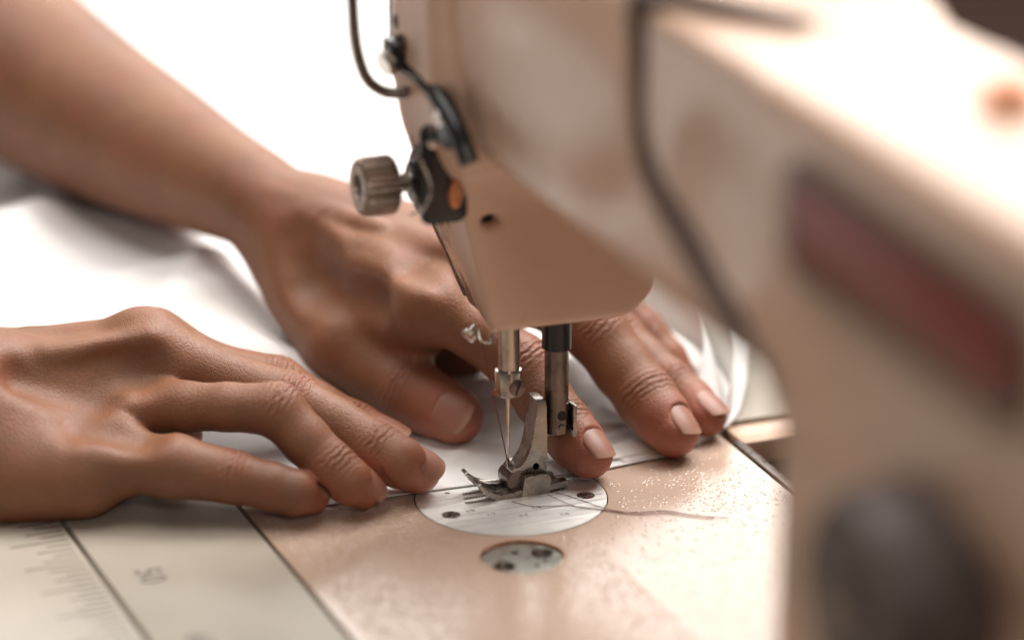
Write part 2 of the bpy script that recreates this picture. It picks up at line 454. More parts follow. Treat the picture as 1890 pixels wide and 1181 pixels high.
# bed with the openings for needle plate and inspection cover
bm = bmesh.new()
back = 14.0; ang = math.asin((back-PC[1])/(PR+.5))
seg = circ(PC[0], PC[1], PR+.5, 64, math.pi-ang, 2*math.pi+ang)
plate(bm, [(XA+.6, -460), (XB-.6, -460), (XB-.6, 331), (XA+.6, 331)], [seg, circ(CC[0], CC[1], CR+.35, 48)], -14, 0)
part("bed", bm, M_bed, None, 30)
bm = bmesh.new(); box(bm, -50, 40, -80, 30, -16, -14.2); part("bed_well", bm, M_gap)
# raised spots of the hammered paint, too many to count: joined into one part
rs = np.random.RandomState(11); dv = []; df = []
def fld(x, y): return math.sin(x*.13+1)+math.sin(y*.17+x*.05)+.6*math.sin(x*.31-y*.23)
for _ in range(26000):
    x, y = rs.uniform(-84, 84), rs.uniform(-150, 24)
    if math.hypot(x-PC[0], y-PC[1]) < PR+2.4 or math.hypot(x-CC[0], y-CC[1]) < CR+2: continue
    left = 1/(1+math.exp(-(-y*1.0-22-x*.75)/9)) if x < 10 else .10
    right = math.exp(-((x-62)/26)**2-((y+22)/24)**2)
    dens = max(.05, .9*left*(.85+.03*fld(x, y)), .62*right*(.6+.25*fld(x*1.7, y*1.7)))
    if rs.rand() > dens: continue
    r = rs.uniform(.35, .85)*(1.0 if left > .4 else 1.05); h = r*rs.uniform(.17, .33); el = rs.uniform(.75, 1.3); a0 = rs.uniform(0, 6.28); n0 = len(dv)
    for q, (rr, hh) in enumerate(((1, -.02), (.62, .72))):
        for k in range(7):
            t = a0+k*2*math.pi/7; dv.append((x+rr*r*math.cos(t)*el, y+rr*r*math.sin(t)/el, hh*h if q else -.02))
    dv.append((x, y, h))
    for k in range(7):
        j = (k+1) % 7; df.append((n0+k, n0+j, n0+7+j, n0+7+k)); df.append((n0+7+k, n0+7+j, n0+14))
sp = mesh_obj("paint_spots", dv, df, M_bed, mach, True); sp["kind"] = "stuff"; sp.matrix_parent_inverse = Matrix.Identity(4)
# needle plate: slots for the feed dog, screw holes
slots = []
for yy, x0, x1 in ((2.6, -16.2, 18.6), (-1.3, -17.4, 18.4), (-5.0, -18.2, 17.6)):
    slots.append([(x0, yy-.95), (x1, yy-.95), (x1, yy+.95), (x0, yy+.95)])
S1, S2 = (-26.0, -12.4), (21.8, -13.4)
seg2 = circ(PC[0], PC[1], PR, 72, math.pi-ang+.004, 2*math.pi+ang-.004)
bm = bmesh.new(); plate(bm, seg2, slots+[circ(S1[0], S1[1], 3.15, 28), circ(S2[0], S2[1], 3.15, 28), circ(-20.5, 5.5, .9, 12)], -3, .12)
np_ = part("needle_plate", bm, M_plate, None, 30)
for (sx, sy), rz in ((S1, .72), (S2, .86)):
    bm = bmesh.new(); c, s_ = math.cos(rz), math.sin(rz)
    def rot(p): return (sx+p[0]*c-p[1]*s_, sy+p[0]*s_+p[1]*c)
    for sg in (1, -1):                                     # two half moons either side of the slot
        hm = [(3.0*math.cos(t), sg*3.0*math.sin(t)) for t in [math.asin(.15)+(math.pi-2*math.asin(.15))*i/14 for i in range(15)]]
        prism(bm, [rot(p) for p in hm], 'z', -2, .05)
    bmesh.ops.recalc_face_normals(bm, faces=bm.faces)
    sc_ = part("plate_screw", bm, M_steel, np_)
    bm = bmesh.new(); lathe(bm, (sx, sy, -2.5), (0, 0, 1), [(0, 2.9), (1.2, 2.9)], 20); part("screw_slot", bm, M_gap, np_)
bm = bmesh.new()
for k, yy in enumerate((-9.0, -14.2, -19.0, -23.6, -28.0)):
    hw = math.sqrt(max(1, PR**2-(yy-PC[1])**2))-1.2
    for a, b in ((-hw, hw),):
        if k < 1: a, b = -18.5, hw*.62
        box(bm, PC[0]+a, PC[0]+b, yy-.10, yy+.10, .121, .135)
box(bm, PC[0]+10, PC[0]+30.5, 1.3, 1.5, .121, .135); box(bm, PC[0]-30, PC[0]-17, 0.3, .5, .121, .135)
part("guide_lines", bm, m_plain("engraved_line", (.34, .32, .31), .4), np_)
for s, p in (("3/8", (-19, -11.7)), ("1/2", (-13.5, -16.8)), ("5/8", (2.5, -17.2)), ("3/4", (-4, -21.6)), ("7/8", (9, -25.8))):
    o = text("engraved_figure", s, 2.6, (p[0], p[1], .13), 0, M_print, np_, .01); o.matrix_parent_inverse = Matrix.Identity(4)
bm = bmesh.new()
for yy, x0, x1 in ((2.6, -15.4, 17.4), (-1.3, -16.4, 17.4), (-5.0, -17.2, 16.6)):
    n = int((x1-x0)/1.1); pf = [(x0, -2)]
    for i in range(n): pf += [(x0+i*1.1, -.25), (x0+i*1.1+.8, .35)]
    pf += [(x0+n*1.1, -2)]; prism(bm, pf, 'y', yy-.45, yy+.45)
part("feed_dog", bm, M_steel)
# inspection cover, sunk in the bed
bm = bmesh.new()
h1, h2, h3, h4 = (CC[0]-7.6, CC[1]-3.0), (CC[0]-.5, CC[1]+5.9), (CC[0]+7.6, CC[1]+2.5), (CC[0]+2.4, CC[1]-6.4)
plate(bm, circ(CC[0], CC[1], CR, 56), [circ(*h1, 3.7, 28), circ(*h2, 1.3, 16), circ(*h3, 3.7, 28), circ(*h4, .9, 14)], -4, -.9)
cov = part("inspection_cover", bm, M_cover, None, 30)
for h in (h1, h3):
    bm = bmesh.new(); lathe(bm, (h[0], h[1], -4.2), (0, 0, 1), [(0, 3.4), (1.6, 3.4), (1.9, 3.1)], 24); part("cover_screw", bm, M_dark, cov)
bm = bmesh.new()
tube(bm, [(CC[0]+CR*1.005*math.cos(2*math.pi*i/48), CC[1]+CR*1.005*math.sin(2*math.pi*i/48), -.35) for i in range(49)], .3, 6, False)
part("cover_rim", bm, M_copper, cov)

# ---- casting: head, arm and pillar sculpted as one rounded body
S = Sdf((-46, -470, -4), (66, 40, 240), 1.5)
def hull(planes, k, rng_):
    """smooth intersection of half spaces: (normal, point)"""
    def f(X):
        d = None
        for n, p in planes:
            n = unit(n); e = n[0]*(X[0]-p[0])+n[1]*(X[1]-p[1])+n[2]*(X[2]-p[2])
            if d is None: d = e+0*(X[0]+X[1]+X[2])
            else:
                h = np.maximum(k-np.abs(d-e), 0)/k; d = np.maximum(d, e)+h*h*k*.25
        return d
    return f, [np.array(rng_[0], float), np.array(rng_[1], float)]
# head: front (towards the operator) leans in at the bottom
head_pl = [((0, -1, 0), (0, -15, 0)), ((0, 1, 0), (0, 23, 0)), ((1, 0, 0), (46, 0, 0)), ((0, 0, 1), (0, 0, 214)),
           ((0, 0, -1), (0, 0, 61)), ((-1, 0, 0), (-31.5, 0, 0)), ((-1, 0, -.24), (-21.5, 0, 102)), ((-1, .25, -.42), (-15.5, -15, 66)),
           ((1, 0, -1), (45, 0, 69)), ((-.02, 0, -1), (0, 0, 61.5))]
S.add(hull(head_pl, 3.0, ((-50, -20, 55), (55, 30, 220))), 0)
arm = hull([((-1, 0, 0), (-25, 0, 0)), ((1, 0, 0), (46, 0, 0)), ((0, 0, 1), (0, 0, 210)), ((0, 0, -1), (0, 0, 126.5)),
            ((-1, 0, -1), (-25, 0, 131)), ((0, -1, 0), (0, -470, 0)), ((0, 1, 0), (0, 5, 0))], 4, ((-30, -475, 120), (55, 10, 210)))
S.add(arm, 26)
pil = hull([((-1, 0, 0), (-21, 0, 0)), ((1, 0, 0), (60, 0, 0)), ((0, 1, 0), (0, -241, 0)), ((0, -1, 0), (0, -470, 0)), ((0, 0, 1), (0, 0, 200)), ((0, 0, -1), (0, 0, -3))],
           8, ((-30, -475, -4), (62, -255, 205)))
S.add(pil, 14)
# raised front cover near the head and the groove around it
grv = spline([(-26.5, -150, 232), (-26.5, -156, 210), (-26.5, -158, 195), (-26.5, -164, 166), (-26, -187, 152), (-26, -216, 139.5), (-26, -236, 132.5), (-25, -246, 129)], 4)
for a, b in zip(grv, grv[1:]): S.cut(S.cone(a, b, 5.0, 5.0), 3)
lid = hull([((-.82, -.57, 0), (-25, -160, 0)), ((0, -1, 0), (0, -204, 0)), ((1, 0, 0), (46, 0, 0)), ((-1, 0, 0), (-20, 0, 0)), ((0, -.16, 1), (0, -158, 220)), ((0, 0, -1), (0, 0, 204))], 4, ((-30, -206, 185), (50, 10, 228)))
S.add(lid, 5)
S.add(S.ell((-21, -85, 178), (9, 62, 26)), 16)
S.cut(S.ell((-33, -212, 170), (11, 30, 22)), 8)
# oval hole in the near face and small scar
S.cut(S.ell((-12.8, -14.5, 101.2), (3.4, 5, 2.1)), .4)
V, F = S.mesh(); cast = fast_mesh("casting", V, F, M_body, mach)
bm = bmesh.new(); tube(bm, [(p[0]+2.4, p[1], p[2]) for p in grv], [2.6]*(len(grv)-8)+[2.5, 2.3, 2.0, 1.7, 1.4, 1.1, .8, .4], 10); tube(bm, [(-24, -160, 210.5), (-10, -180, 211), (4, -200, 210.5), (14, -206, 209.5)], [4, 4.5, 3.5, 1.5], 10); part("groove_shade", bm, m_plain("shade_brown", (.10, .065, .055), .6), cast)  # dark tubes added as the shade in the groove and along the lid step
bm = bmesh.new(); lathe(bm, (-12.8, -11.6, 101.2), (0, 1, 0), [(0, 3.0), (2, 3.0)], 20)
bmesh.ops.scale(bm, vec=(1, 1, .62), space=Matrix.Translation((12.8, 0, -101.2)), verts=bm.verts); part("oil_hole", bm, M_gap, cast)
# face plate: thin polished cover on the side towards the operator, with a seam
def face_u(z): return 2.2-32.2 if z > 146 else (2.2-32.2+(146-z)*.24 if z > 90 else 2.2-18.8+(90-z)*.42)
prof = [58.5, 66, 76, 90, 104, 118, 132, 146, 170, 200, 232]
def facestrip(name, y0, y1, th, mat, z0, z1, par=None, inset=0):
    zs = [z for z in prof if z0 < z < z1]; zs = [z0]+zs+[z1]; b = bmesh.new()
    poly = [(face_u(z)-th, z) for z in zs]+[(face_u(z)+3, z) for z in reversed(zs)]
    prism(b, poly, 'y', y0, y1, .5); return part(name, b, mat, par)
fp = facestrip("face_plate", 8.2, 23.8, 1.6, M_steel, 60, 226)
facestrip("face_plate_flange", 23.9, 26.0, 2.0, M_dark, 62, 226, fp)
facestrip("side_strip", -13.6, 7.8, .5, M_plate, 63, 128)
bm = bmesh.new(); tube(bm, [(face_u(z)-1.2, 8.0, z) for z in (150, 170, 200, 230)], .9, 6); part("face_seam", bm, M_black, fp)
# thread guide at the foot of the face plate
bm = bmesh.new()
lathe(bm, (-13.0, -2, 60.6), (-.75, -.3, -.5), [(0, 1.6), (3.0, 1.6), (3.1, 2.9), (4.6, 2.7), (4.9, 2.0)], 20)
tube(bm, spline([(-13, -4, 60), (-12.6, -5.5, 57.3), (-9.6, -6, 56.4), (-8, -5, 58.5)], 5), .6, 8); part("thread_guide", bm, M_steel)

# ---- tension assembly on the face plate
TC = np.array([-26.8, 4, 111.0]); ax = unit((-1, -.02, .02))
tens = part("tension_post", (lambda b: (lathe(b, TC, ax, [(0, 1.7), (21, 1.7)], 16), b)[1])(bmesh.new()), M_steel)
bm = bmesh.new(); lathe(bm, TC-ax*4.5, ax, [(0, 10.5), (2.4, 12.8), (3.2, 13.4), (4.2, 13.4), (4.6, 9)], 48); part("tension_base", bm, M_black, tens)
bm = bmesh.new(); lathe(bm, TC, ax, [(0, 11.6), (.7, 12.4), (1.0, 12.2), (1.5, 8.5), (1.6, 4)], 48); part("tension_disc", bm, M_dark, tens)
bm = bmesh.new(); lathe(bm, TC+ax*1.9, ax, [(0, 4), (.1, 8.5), (.6, 12.0), (1.2, 11.0), (1.4, 8)], 48); part("tension_disc", bm, M_black, tens)
bm = bmesh.new(); lathe(bm, TC+ax*3.6, ax, [(0, 7.4), (2.1, 7.0), (2.8, 5.2), (3.0, 3.4)], 36); part("tension_washer", bm, M_black, tens)
bm = bmesh.new(); hel = [TC+ax*(6.2+k*.135)+np.array([0, math.cos(k*.42), math.sin(k*.42)])*(3.0-.012*k) for k in range(46)]
tube(bm, hel, .5, 7); part("tension_spring", bm, M_steel, tens)
KB = TC+ax*12.2
bm = bmesh.new(); lathe(bm, KB, ax, [(0, 7.6), (.6, 9.1), (1.2, 9.7), (10.6, 9.7), (11.8, 9.0), (12.4, 7.6), (12.4, 4.4), (10.4, 3.9)], 56, True, (.10, 8.9)); knb = part("tension_knob", bm, M_knob, tens, 25)
bm = bmesh.new(); lathe(bm, KB+ax*9.2, ax, [(0, 3.6), (1.6, 3.4), (1.8, 1.5)], 20); part("post_end", bm, M_black, knb)
# black bracket with the check spring beside the discs
bm = bmesh.new()
arc = spline([(-30, 9, 150), (-29.5, -8, 150.5), (-29.5, -24, 146.5), (-28.5, -36, 139), (-27, -41, 131)], 5)
tube(bm, [(p[0]-3, p[1], p[2]-1) for p in arc], 3.4, 10); bk = part("thread_guard_bracket", bm, M_black)
bm = bmesh.new(); box(bm, -37, -21.5, -18.0, -13.6, 103, 136, 3.0, 3); box(bm, -33.5, -27, -30, 8, 131, 141, 1.6); part("bracket_plate", bm, M_black, bk)
bm = bmesh.new(); lathe(bm, (-26.2, -17.8, 113), (0, -1, 0), [(0, 3.2), (1.2, 3.0), (1.5, 2.0)], 24)
bmesh.ops.scale(bm, vec=(.75, 1, 1.6), space=Matrix.Translation((26.2, 0, -113)), verts=bm.verts); part("adjusting_screw", bm, M_copper, bk)
for q_ in ((-33.6, -18.2, 131), (-25.5, -18.2, 129)):
    bm = bmesh.new(); lathe(bm, q_, (0, -1, 0), [(0, 2.1), (1.0, 2.0), (1.3, 1.2)], 14); part("bracket_screw", bm, M_steel, bk)
bm = bmesh.new(); tube(bm, spline([(-31, -2, 124), (-36.5, -8, 128), (-39.5, -14, 132), (-38, -18.5, 126), (-35, -20, 117), (-38, -20.5, 110), (-40.5, -16, 107)], 6), .55, 7); part("check_spring", bm, M_steel, bk)
bm = bmesh.new(); lathe(bm, (-33.5, -27, 142), (-1, -.1, .1), [(0, 3.4), (1.2, 3.4), (1.5, 2.2), (2.4, 2.0)], 18); part("guide_nut", bm, M_steel, bk)
# bent wire guard that comes down beside the head and turns in to the face
bm = bmesh.new(); tube(bm, spline([(-52, 5, 236), (-52, 5, 200), (-51.6, 5, 172), (-50.6, 5, 158), (-47.5, 4.6, 147.5), (-42, 4, 142.5), (-36, 2, 142), (-30, -1, 144.4), (-27, -3, 145.6)], 7), 1.75, 14); part("take_up_guard", bm, M_dark)
# small clamp with thumb screw above the wire
bm = bmesh.new(); box(bm, -39.5, -30, 2, 12, 149, 158.5, 1.2); cl = part("guard_clamp", bm, M_black)
bm = bmesh.new(); lathe(bm, (-36, 6, 153), (-.93, -.2, -.34), [(0, 2.2), (3.2, 2.2), (3.3, 4.4), (4.6, 4.7), (6.2, 4.3)], 6); part("thumb_nut", bm, M_steel, cl)
bm = bmesh.new(); lathe(bm, (-34.5, 4, 157), (-.8, -.3, .3), [(0, 3.6), (2.0, 3.6), (2.2, 2.0), (3.4, 1.6)], 6); part("clamp_nut", bm, M_dark, cl)
bm = bmesh.new(); lathe(bm, (-32.5, 10, 163.5), (-.8, -.55, .1), [(0, 3.0), (2.4, 2.8), (2.8, 1.6)], 18); part("clamp_screw", bm, M_black, cl)

# ---- needle bar
bm = bmesh.new(); lathe(bm, (-.6, 0, 42.5), (0, 0, 1), [(0, 2.9), (.4, 3.65), (24, 3.65)], 40); nb = part("needle_bar", bm, M_bar, None, 30)
bm = bmesh.new(); lathe(bm, (-.8, 0, 34.4), (0, 0, 1), [(0, 3.6), (.8, 4.5), (8.6, 4.7), (9.3, 4.4), (9.4, 3.2)], 40); nc = part("needle_clamp", bm, M_bar, nb, 30)
sd = unit((.1, -1, 0)); b0 = np.array([.6, -3.6, 38.2])
bm = bmesh.new(); lathe(bm, b0, sd, [(0, 2.9), (1.3, 2.9), (1.5, 2.5)], 26); cs = part("clamp_screw", bm, M_dark, nc)
bm = bmesh.new(); c_, s_ = math.cos(1.2), math.sin(1.2)
q = [(b0[0]+.1+a*c_-b*s_, b0[2]+a*s_+b*c_) for a, b in ((-2.5, -.4), (2.5, -.4), (2.5, .4), (-2.5, .4))]
prism(bm, q, 'y', -5.2, -4.95); part("screw_slot", bm, M_gap, nc)
bm = bmesh.new(); lathe(bm, (-5.2, -.4, 36.3), (-1, -.2, 0), [(0, 1.0), (.7, .9)], 12); part("thread_eyelet", bm, M_copper, nc)
bm = bmesh.new(); lathe(bm, (-.9, 0, 7.0), (0, 0, 1), [(0, .06), (1.6, .40), (4, .46), (8.4, .48), (9, .56), (18, .70), (26.5, .80), (28, .82)], 18); nd = part("needle", bm, m_metal("needle_steel", (.62, .56, .50), .16, dirt=.2, stretch=(1, 1, .05)), nb, 60)
bm = bmesh.new(); box(bm, -1.05, -.75, -.52, -.40, 8.6, 12.2, .1, 1); part("needle_groove", bm, M_gap, nd)

# ---- presser bar with its foot
PX = 16.6
bm = bmesh.new(); lathe(bm, (PX, 0, 18.6), (0, 0, 1), [(0, 3.4), (.5, 4.0), (44, 4.05)], 40); pbar = part("presser_bar", bm, M_dark, None, 30)
bm = bmesh.new(); lathe(bm, (PX, 0, 48.6), (0, 0, 1), [(0, 4.3), (.4, 5.0), (13, 5.0)], 40); part("presser_bar_bushing", bm, M_black, pbar, 30)
bm = bmesh.new(); lathe(bm, (PX+.4, -3.1, 25.8), (.05, -1, 0), [(0, 1.7), (1.15, 1.7)], 20); part("screw_hole", bm, M_gap, pbar)
bm = bmesh.new(); lathe(bm, (PX+.2, -3.4, 21.9), (0, -1, -.2), [(0, 1.3), (.9, 1.0)], 16); part("shank_screw", bm, M_dark, pbar)
foot = empty("presser_foot", (8, 0, 0), "x", "x"); del foot["label"], foot["category"]; foot.parent = mach
def fpart(name, b, mat, autos=35):
    o = bm_obj(name, b, mat, foot, autos); o.matrix_parent_inverse = Matrix.Translation(-foot.location); return o
def PP(lst, v): return [(lambda p: (float(p[0]), float(p[2])))(aty(x, y, v)) for x, y in lst]
# curved upright plate that grips the bar on its left side
pts = PP([(988.5,737),(985.5,787),(981,826),(973,846),(962,862),(950,860),(943,868),(944,884),(962,890),(986,884),(1008,874),(1008.5,846),(1008.7,750),(1005,736)], -3.6)
bm = bmesh.new(); prism(bm, pts, 'y', -4.4, 3.8, .55); shank = fpart("shank", bm, M_foot)
pts = PP([(1000,737.5),(1009,747),(1009,838),(1001,838),(1000,760)], -5.2)
bm = bmesh.new(); box(bm, 20.9, 22.4, -4.4, 3.4, 17.6, 29.0, .5); fpart("shank_fork", bm, M_foot)
bm = bmesh.new(); box(bm, 10.4, 22.5, 1.8, 4.0, 16.8, 26, .5); fpart("shank_back", bm, M_foot)
bm = bmesh.new(); lathe(bm, aty(989, 860, -4.3)+np.array([0, .4, 0]), (0, -1, 0), [(0, 1.25), (.5, 1.2)], 18); fpart("pin_hole", bm, M_gap)
# sole: hinge cheeks and two upturned toes
ck = PP([(966,892),(968,880),(979,877.5),(1008,874.5),(1014.5,877),(1017,884),(1017,902),(1014,911),(990,915),(962,917)], -6.4)
bm = bmesh.new(); prism(bm, ck, 'y', -7.0, -4.5, .4); fpart("hinge_cheek", bm, M_foot)
bm = bmesh.new(); prism(bm, [(x, z) for x, z in ck], 'y', 4.0, 6.0, .4); fpart("hinge_cheek", bm, M_foot)
bm = bmesh.new(); lathe(bm, aty(977, 892, -6.8)+np.array([0, .2, 0]), (0, -1, 0), [(0, 1.2), (.35, 1.1)], 18); fpart("hinge_pin", bm, M_gap)
bm = bmesh.new(); lathe(bm, aty(956, 888, -4.6), (0, 1, 0), [(0, 3.5), (.3, 3.8), (8.8, 3.8)], 28); fpart("hinge_barrel", bm, M_dark)
def toe(y0, y1, xoff, zt):
    top = [(15, 3.2), (4, 2.6), (-4, 2.35), (-9, 2.5), (-12.2, 3.8), (-14.6, 6.2), (-16.2, 8.2)]
    bot = [(-17.2, 7.7), (-15.6, 5.1), (-13, 2.4), (-9.6, 1.0), (-4, .75), (15, .75)]
    b = bmesh.new(); prism(b, [(x+xoff, z+(zt if x < -8 else 0)) for x, z in top+bot], 'y', y0, y1, .45); return b
fpart("toe", toe(-6.6, -2.2, 3.2, -1.4), M_foot); fpart("toe", toe(1.2, 5.4, 1.4, .2), M_foot)
bm = bmesh.new(); box(bm, 6.5, 15.5, -4.4, 4.0, .8, 3.6, .5); fpart("sole_web", bm, M_foot)

# ---- badge, stitch dial and oil cap on arm and pillar
def rrect(y0, y1, z0, z1, r, sl):
    P = []
    for cy, cz, a in ((y1-r, z1-r, 0), (y0+r, z1-r, 90), (y0+r, z0+r, 180), (y1-r, z0+r, 270)):
        for k in range(7):
            t = math.radians(a+15*k); P.append((cy+r*math.cos(t), cz+r*math.sin(t)))
    return [(y, z+(y+317)*sl) for y, z in P]
bm = bmesh.new(); prism(bm, rrect(-386, -260, 165.5, 196, 9, .02), 'x', -29.5, -22, .8); bd = part("badge_rim", bm, M_badgerim)
bm = bmesh.new(); prism(bm, rrect(-381, -266.5, 171, 190.5, 5, .02), 'x', -30.3, -29.4, .3); part("badge", bm, M_badge, bd)
DC = np.array([-25, -357.5, 118.0])
DCv = atx(1690, 1095, -30)
DC = np.array([-24.0, DCv[1], DCv[2]])
bm = bmesh.new(); lathe(bm, DC, (-1, 0, 0), [(0, 28), (3, 29), (19, 28), (24, 25), (26, 15), (26, 9)], 60, True, (.05, 27.5)); dial = part("stitch_dial", bm, M_rubber)
bm = bmesh.new(); lathe(bm, DC+np.array([-25.5, 0, 0]), (-1, 0, 0), [(0, 8.5), (2, 8.5), (3, 7)], 30); part("dial_cap", bm, M_dark, dial)
OC = atz(1862, 196, 210)
bm = bmesh.new(); lathe(bm, OC-np.array([0, 0, 2]), (0, 0, 1), [(0, 10), (3.4, 10), (3.5, 6.5), (8, 6.5), (9, 5.5)], 28); part("oil_cap", bm, M_copper)
# ------------------------------------------------------------------ white cloth and threads
def sstep(a, b, x): t = np.clip((x-a)/(b-a), 0, 1); return t*t*(3-2*t)
NX, NY = 330, 420
a = np.linspace(0, 1, NX)[:, None]+np.zeros((1, NY)); b_ = np.linspace(0, 1, NY)[None, :]**1.5+np.zeros((NX, 1))
edge_x = np.array([-620, -300, -180, -120, -78, -61.5, -20.6, 12, 33, 60.5, 75, 91, 100, 106]); edge_y = np.array([330, 190, 92, 50, 16, 9.3, 8.2, 6.5, 4.0, 7.3, 13, 25, 36, 48.])
s0 = -620+(106+620)*a
y0 = np.interp(s0, edge_x, edge_y)
X_ = s0+(s0+620)/726*(b_**.8)*300*sstep(-100, 110, s0); Y_ = y0+b_*(900-y0)
rs = np.random.RandomState(5)
Zc = .35+0*X_
def ridge(cx, cy, ang, L, Wd, h):
    c, s = math.cos(ang), math.sin(ang); u = (X_-cx)*c+(Y_-cy)*s; v = -(X_-cx)*s+(Y_-cy)*c
    return h*np.exp(-(u/L)**2-(v/Wd)**2)
for i in range(70):
    cy = rs.uniform(150, 850); far = sstep(120, 320, Y_)
    Zc = Zc+ridge(rs.uniform(-400, 400), cy, rs.uniform(-1.2, 1.2), rs.uniform(40, 130), rs.uniform(9, 26), rs.uniform(6, 22))*far
Zc += 29*sstep(72, 112, Y_+.25*(X_+110)*(X_>-110))*(1-sstep(-62, -8, X_))*(1-.6*sstep(330, 420, Y_))+ridge(-150, 190, .1, 90, 40, 10)+ridge(-80, 128, .5, 50, 7, 3)+ridge(-120, 150, .25, 60, 9, 4)+ridge(-55, 165, .9, 40, 6, 3.5)+ridge(-60, 150, .7, 60, 22, 7)+ridge(0, 480, .2, 260, 60, 18)
Zc += ridge(-95, 395, .05, 140, 24, 12)
for (x, y, g, L, Wd, h) in ((-6, 34, .5, 16, 2.6, 1.0), (10, 40, .2, 18, 3, 1.2), (46, 28, .4, 12, 2.4, 1.3), (52, 38, .1, 14, 2.6, 1.6), (-34, 30, .9, 14, 3, 1.2), (78, 44, .9, 12, 2.6, 2.0), (28, 60, .25, 34, 4.5, 3.2), (40, 78, .35, 40, 5, 4.5), (55, 52, 1.1, 22, 4, 2.4), (8, 95, -.3, 46, 8, 5), (70, 95, .5, 40, 7, 7), (-25, 60, .8, 26, 6, 2.2), (-35, 95, 1.1, 38, 8, 6), (90, 80, .9, 25, 7, 9)):
    Zc += ridge(x, y, g, L, Wd, h)*sstep(0, 14, Y_-y0)
Zc += 14*sstep(.0, 30, X_-88)*sstep(30, 70, Y_)*np.exp(-((Y_-70)/60)**2)
off = (X_ > 87)*0
idx = np.arange(NX*NY).reshape(NX, NY)
Vc = np.stack([X_, Y_, Zc+.15], -1).reshape(-1, 3)
Fc = np.stack([idx[:-1, :-1], idx[1:, :-1], idx[1:, 1:], idx[:-1, 1:]], -1).reshape(-1, 4)
cloth = fast_mesh("white_cloth", Vc, Fc, M_cloth, None)
tag(cloth, "white cotton cloth spread under both hands and behind the needle", "cloth")
so = cloth.modifiers.new("thickness", 'SOLIDIFY'); so.thickness = .45*MM; so.offset = 1
# folded hem that lifts at the right end
def ribbon(name, path, thick=.4):
    vs = []; fs = []; n = len(path); m = 9
    for i, (p, q) in enumerate(path):
        p, q = np.array(p, float), np.array(q, float)
        for k in range(m):
            t = k/(m-1); vs.append(p*(1-t)+q*t+np.array([0, 0, 1])*math.sin(t*math.pi)*.0)
    for i in range(n-1):
        for k in range(m-1): fs.append((i*m+k, (i+1)*m+k, (i+1)*m+k+1, i*m+k+1))
    o = mesh_obj(name, vs, fs, M_cloth, cloth, True); s = o.modifiers.new("thickness", 'SOLIDIFY'); s.thickness = thick*MM; return o
lo = spline([(44, 6.5, 1.0), (60.5, 7.6, 1.1), (75, 13.2, 1.2), (91, 25.4, 1.6), (100, 38, 4), (104, 54, 8), (103, 72, 12), (96, 92, 15), (84, 108, 16)], 6)
hi = spline([(44, 9.0, 1.6), (61, 11.0, 2.0), (76, 16.5, 3.0), (92.5, 29, 9), (102, 42, 20), (107, 58, 30), (107, 76, 38), (99, 98, 42), (86, 116, 40)], 6)
ribbon("hem_fold", list(zip(lo, hi)))
lo2 = [np.array(p)+np.array([-2.4, 2.6, .8]) for p in lo]; hi2 = [np.array(p)+np.array([-8, 8, 1.5]) for p in hi]
ribbon("hem_fold", list(zip(lo2, hi2)))
# needle thread and the cut tail lying on the bed
bm = bmesh.new(); tube(bm, spline([(-12.4, -5.5, 57.8), (-9.6, -3.2, 48), (-5, -1.4, 28), (-1.3, -.6, 11.2), (-.9, 0, 9.2), (-.2, .4, 5), (.4, .5, .6)], 8), .21, 6)
tag(bm_obj("needle_thread", bm, M_thread), "fine dark thread running from the thread guide down to the needle eye", "thread")
def onz(lst, z): return [atz(x, y, z) for x, y in lst]
bm = bmesh.new()
tube(bm, spline(onz([(1000, 905), (1040, 912), (1080, 925), (1118, 938), (1170, 946), (1232, 944), (1290, 951), (1345, 956)], .45), 7), .12, 6)
tube(bm, spline(onz([(945, 925), (985, 934), (1050, 933), (1118, 942), (1175, 949), (1232, 947), (1295, 954), (1318, 955)], .42), 7), .12, 6)
tube(bm, spline(onz([(1010, 912), (1060, 933), (1110, 940), (1160, 945), (1225, 942), (1262, 947)], .5), 7), .10, 6)
tag(bm_obj("thread_tail", bm, M_thread), "loose reddish brown thread ends trailing from the foot across plate and bed", "thread")
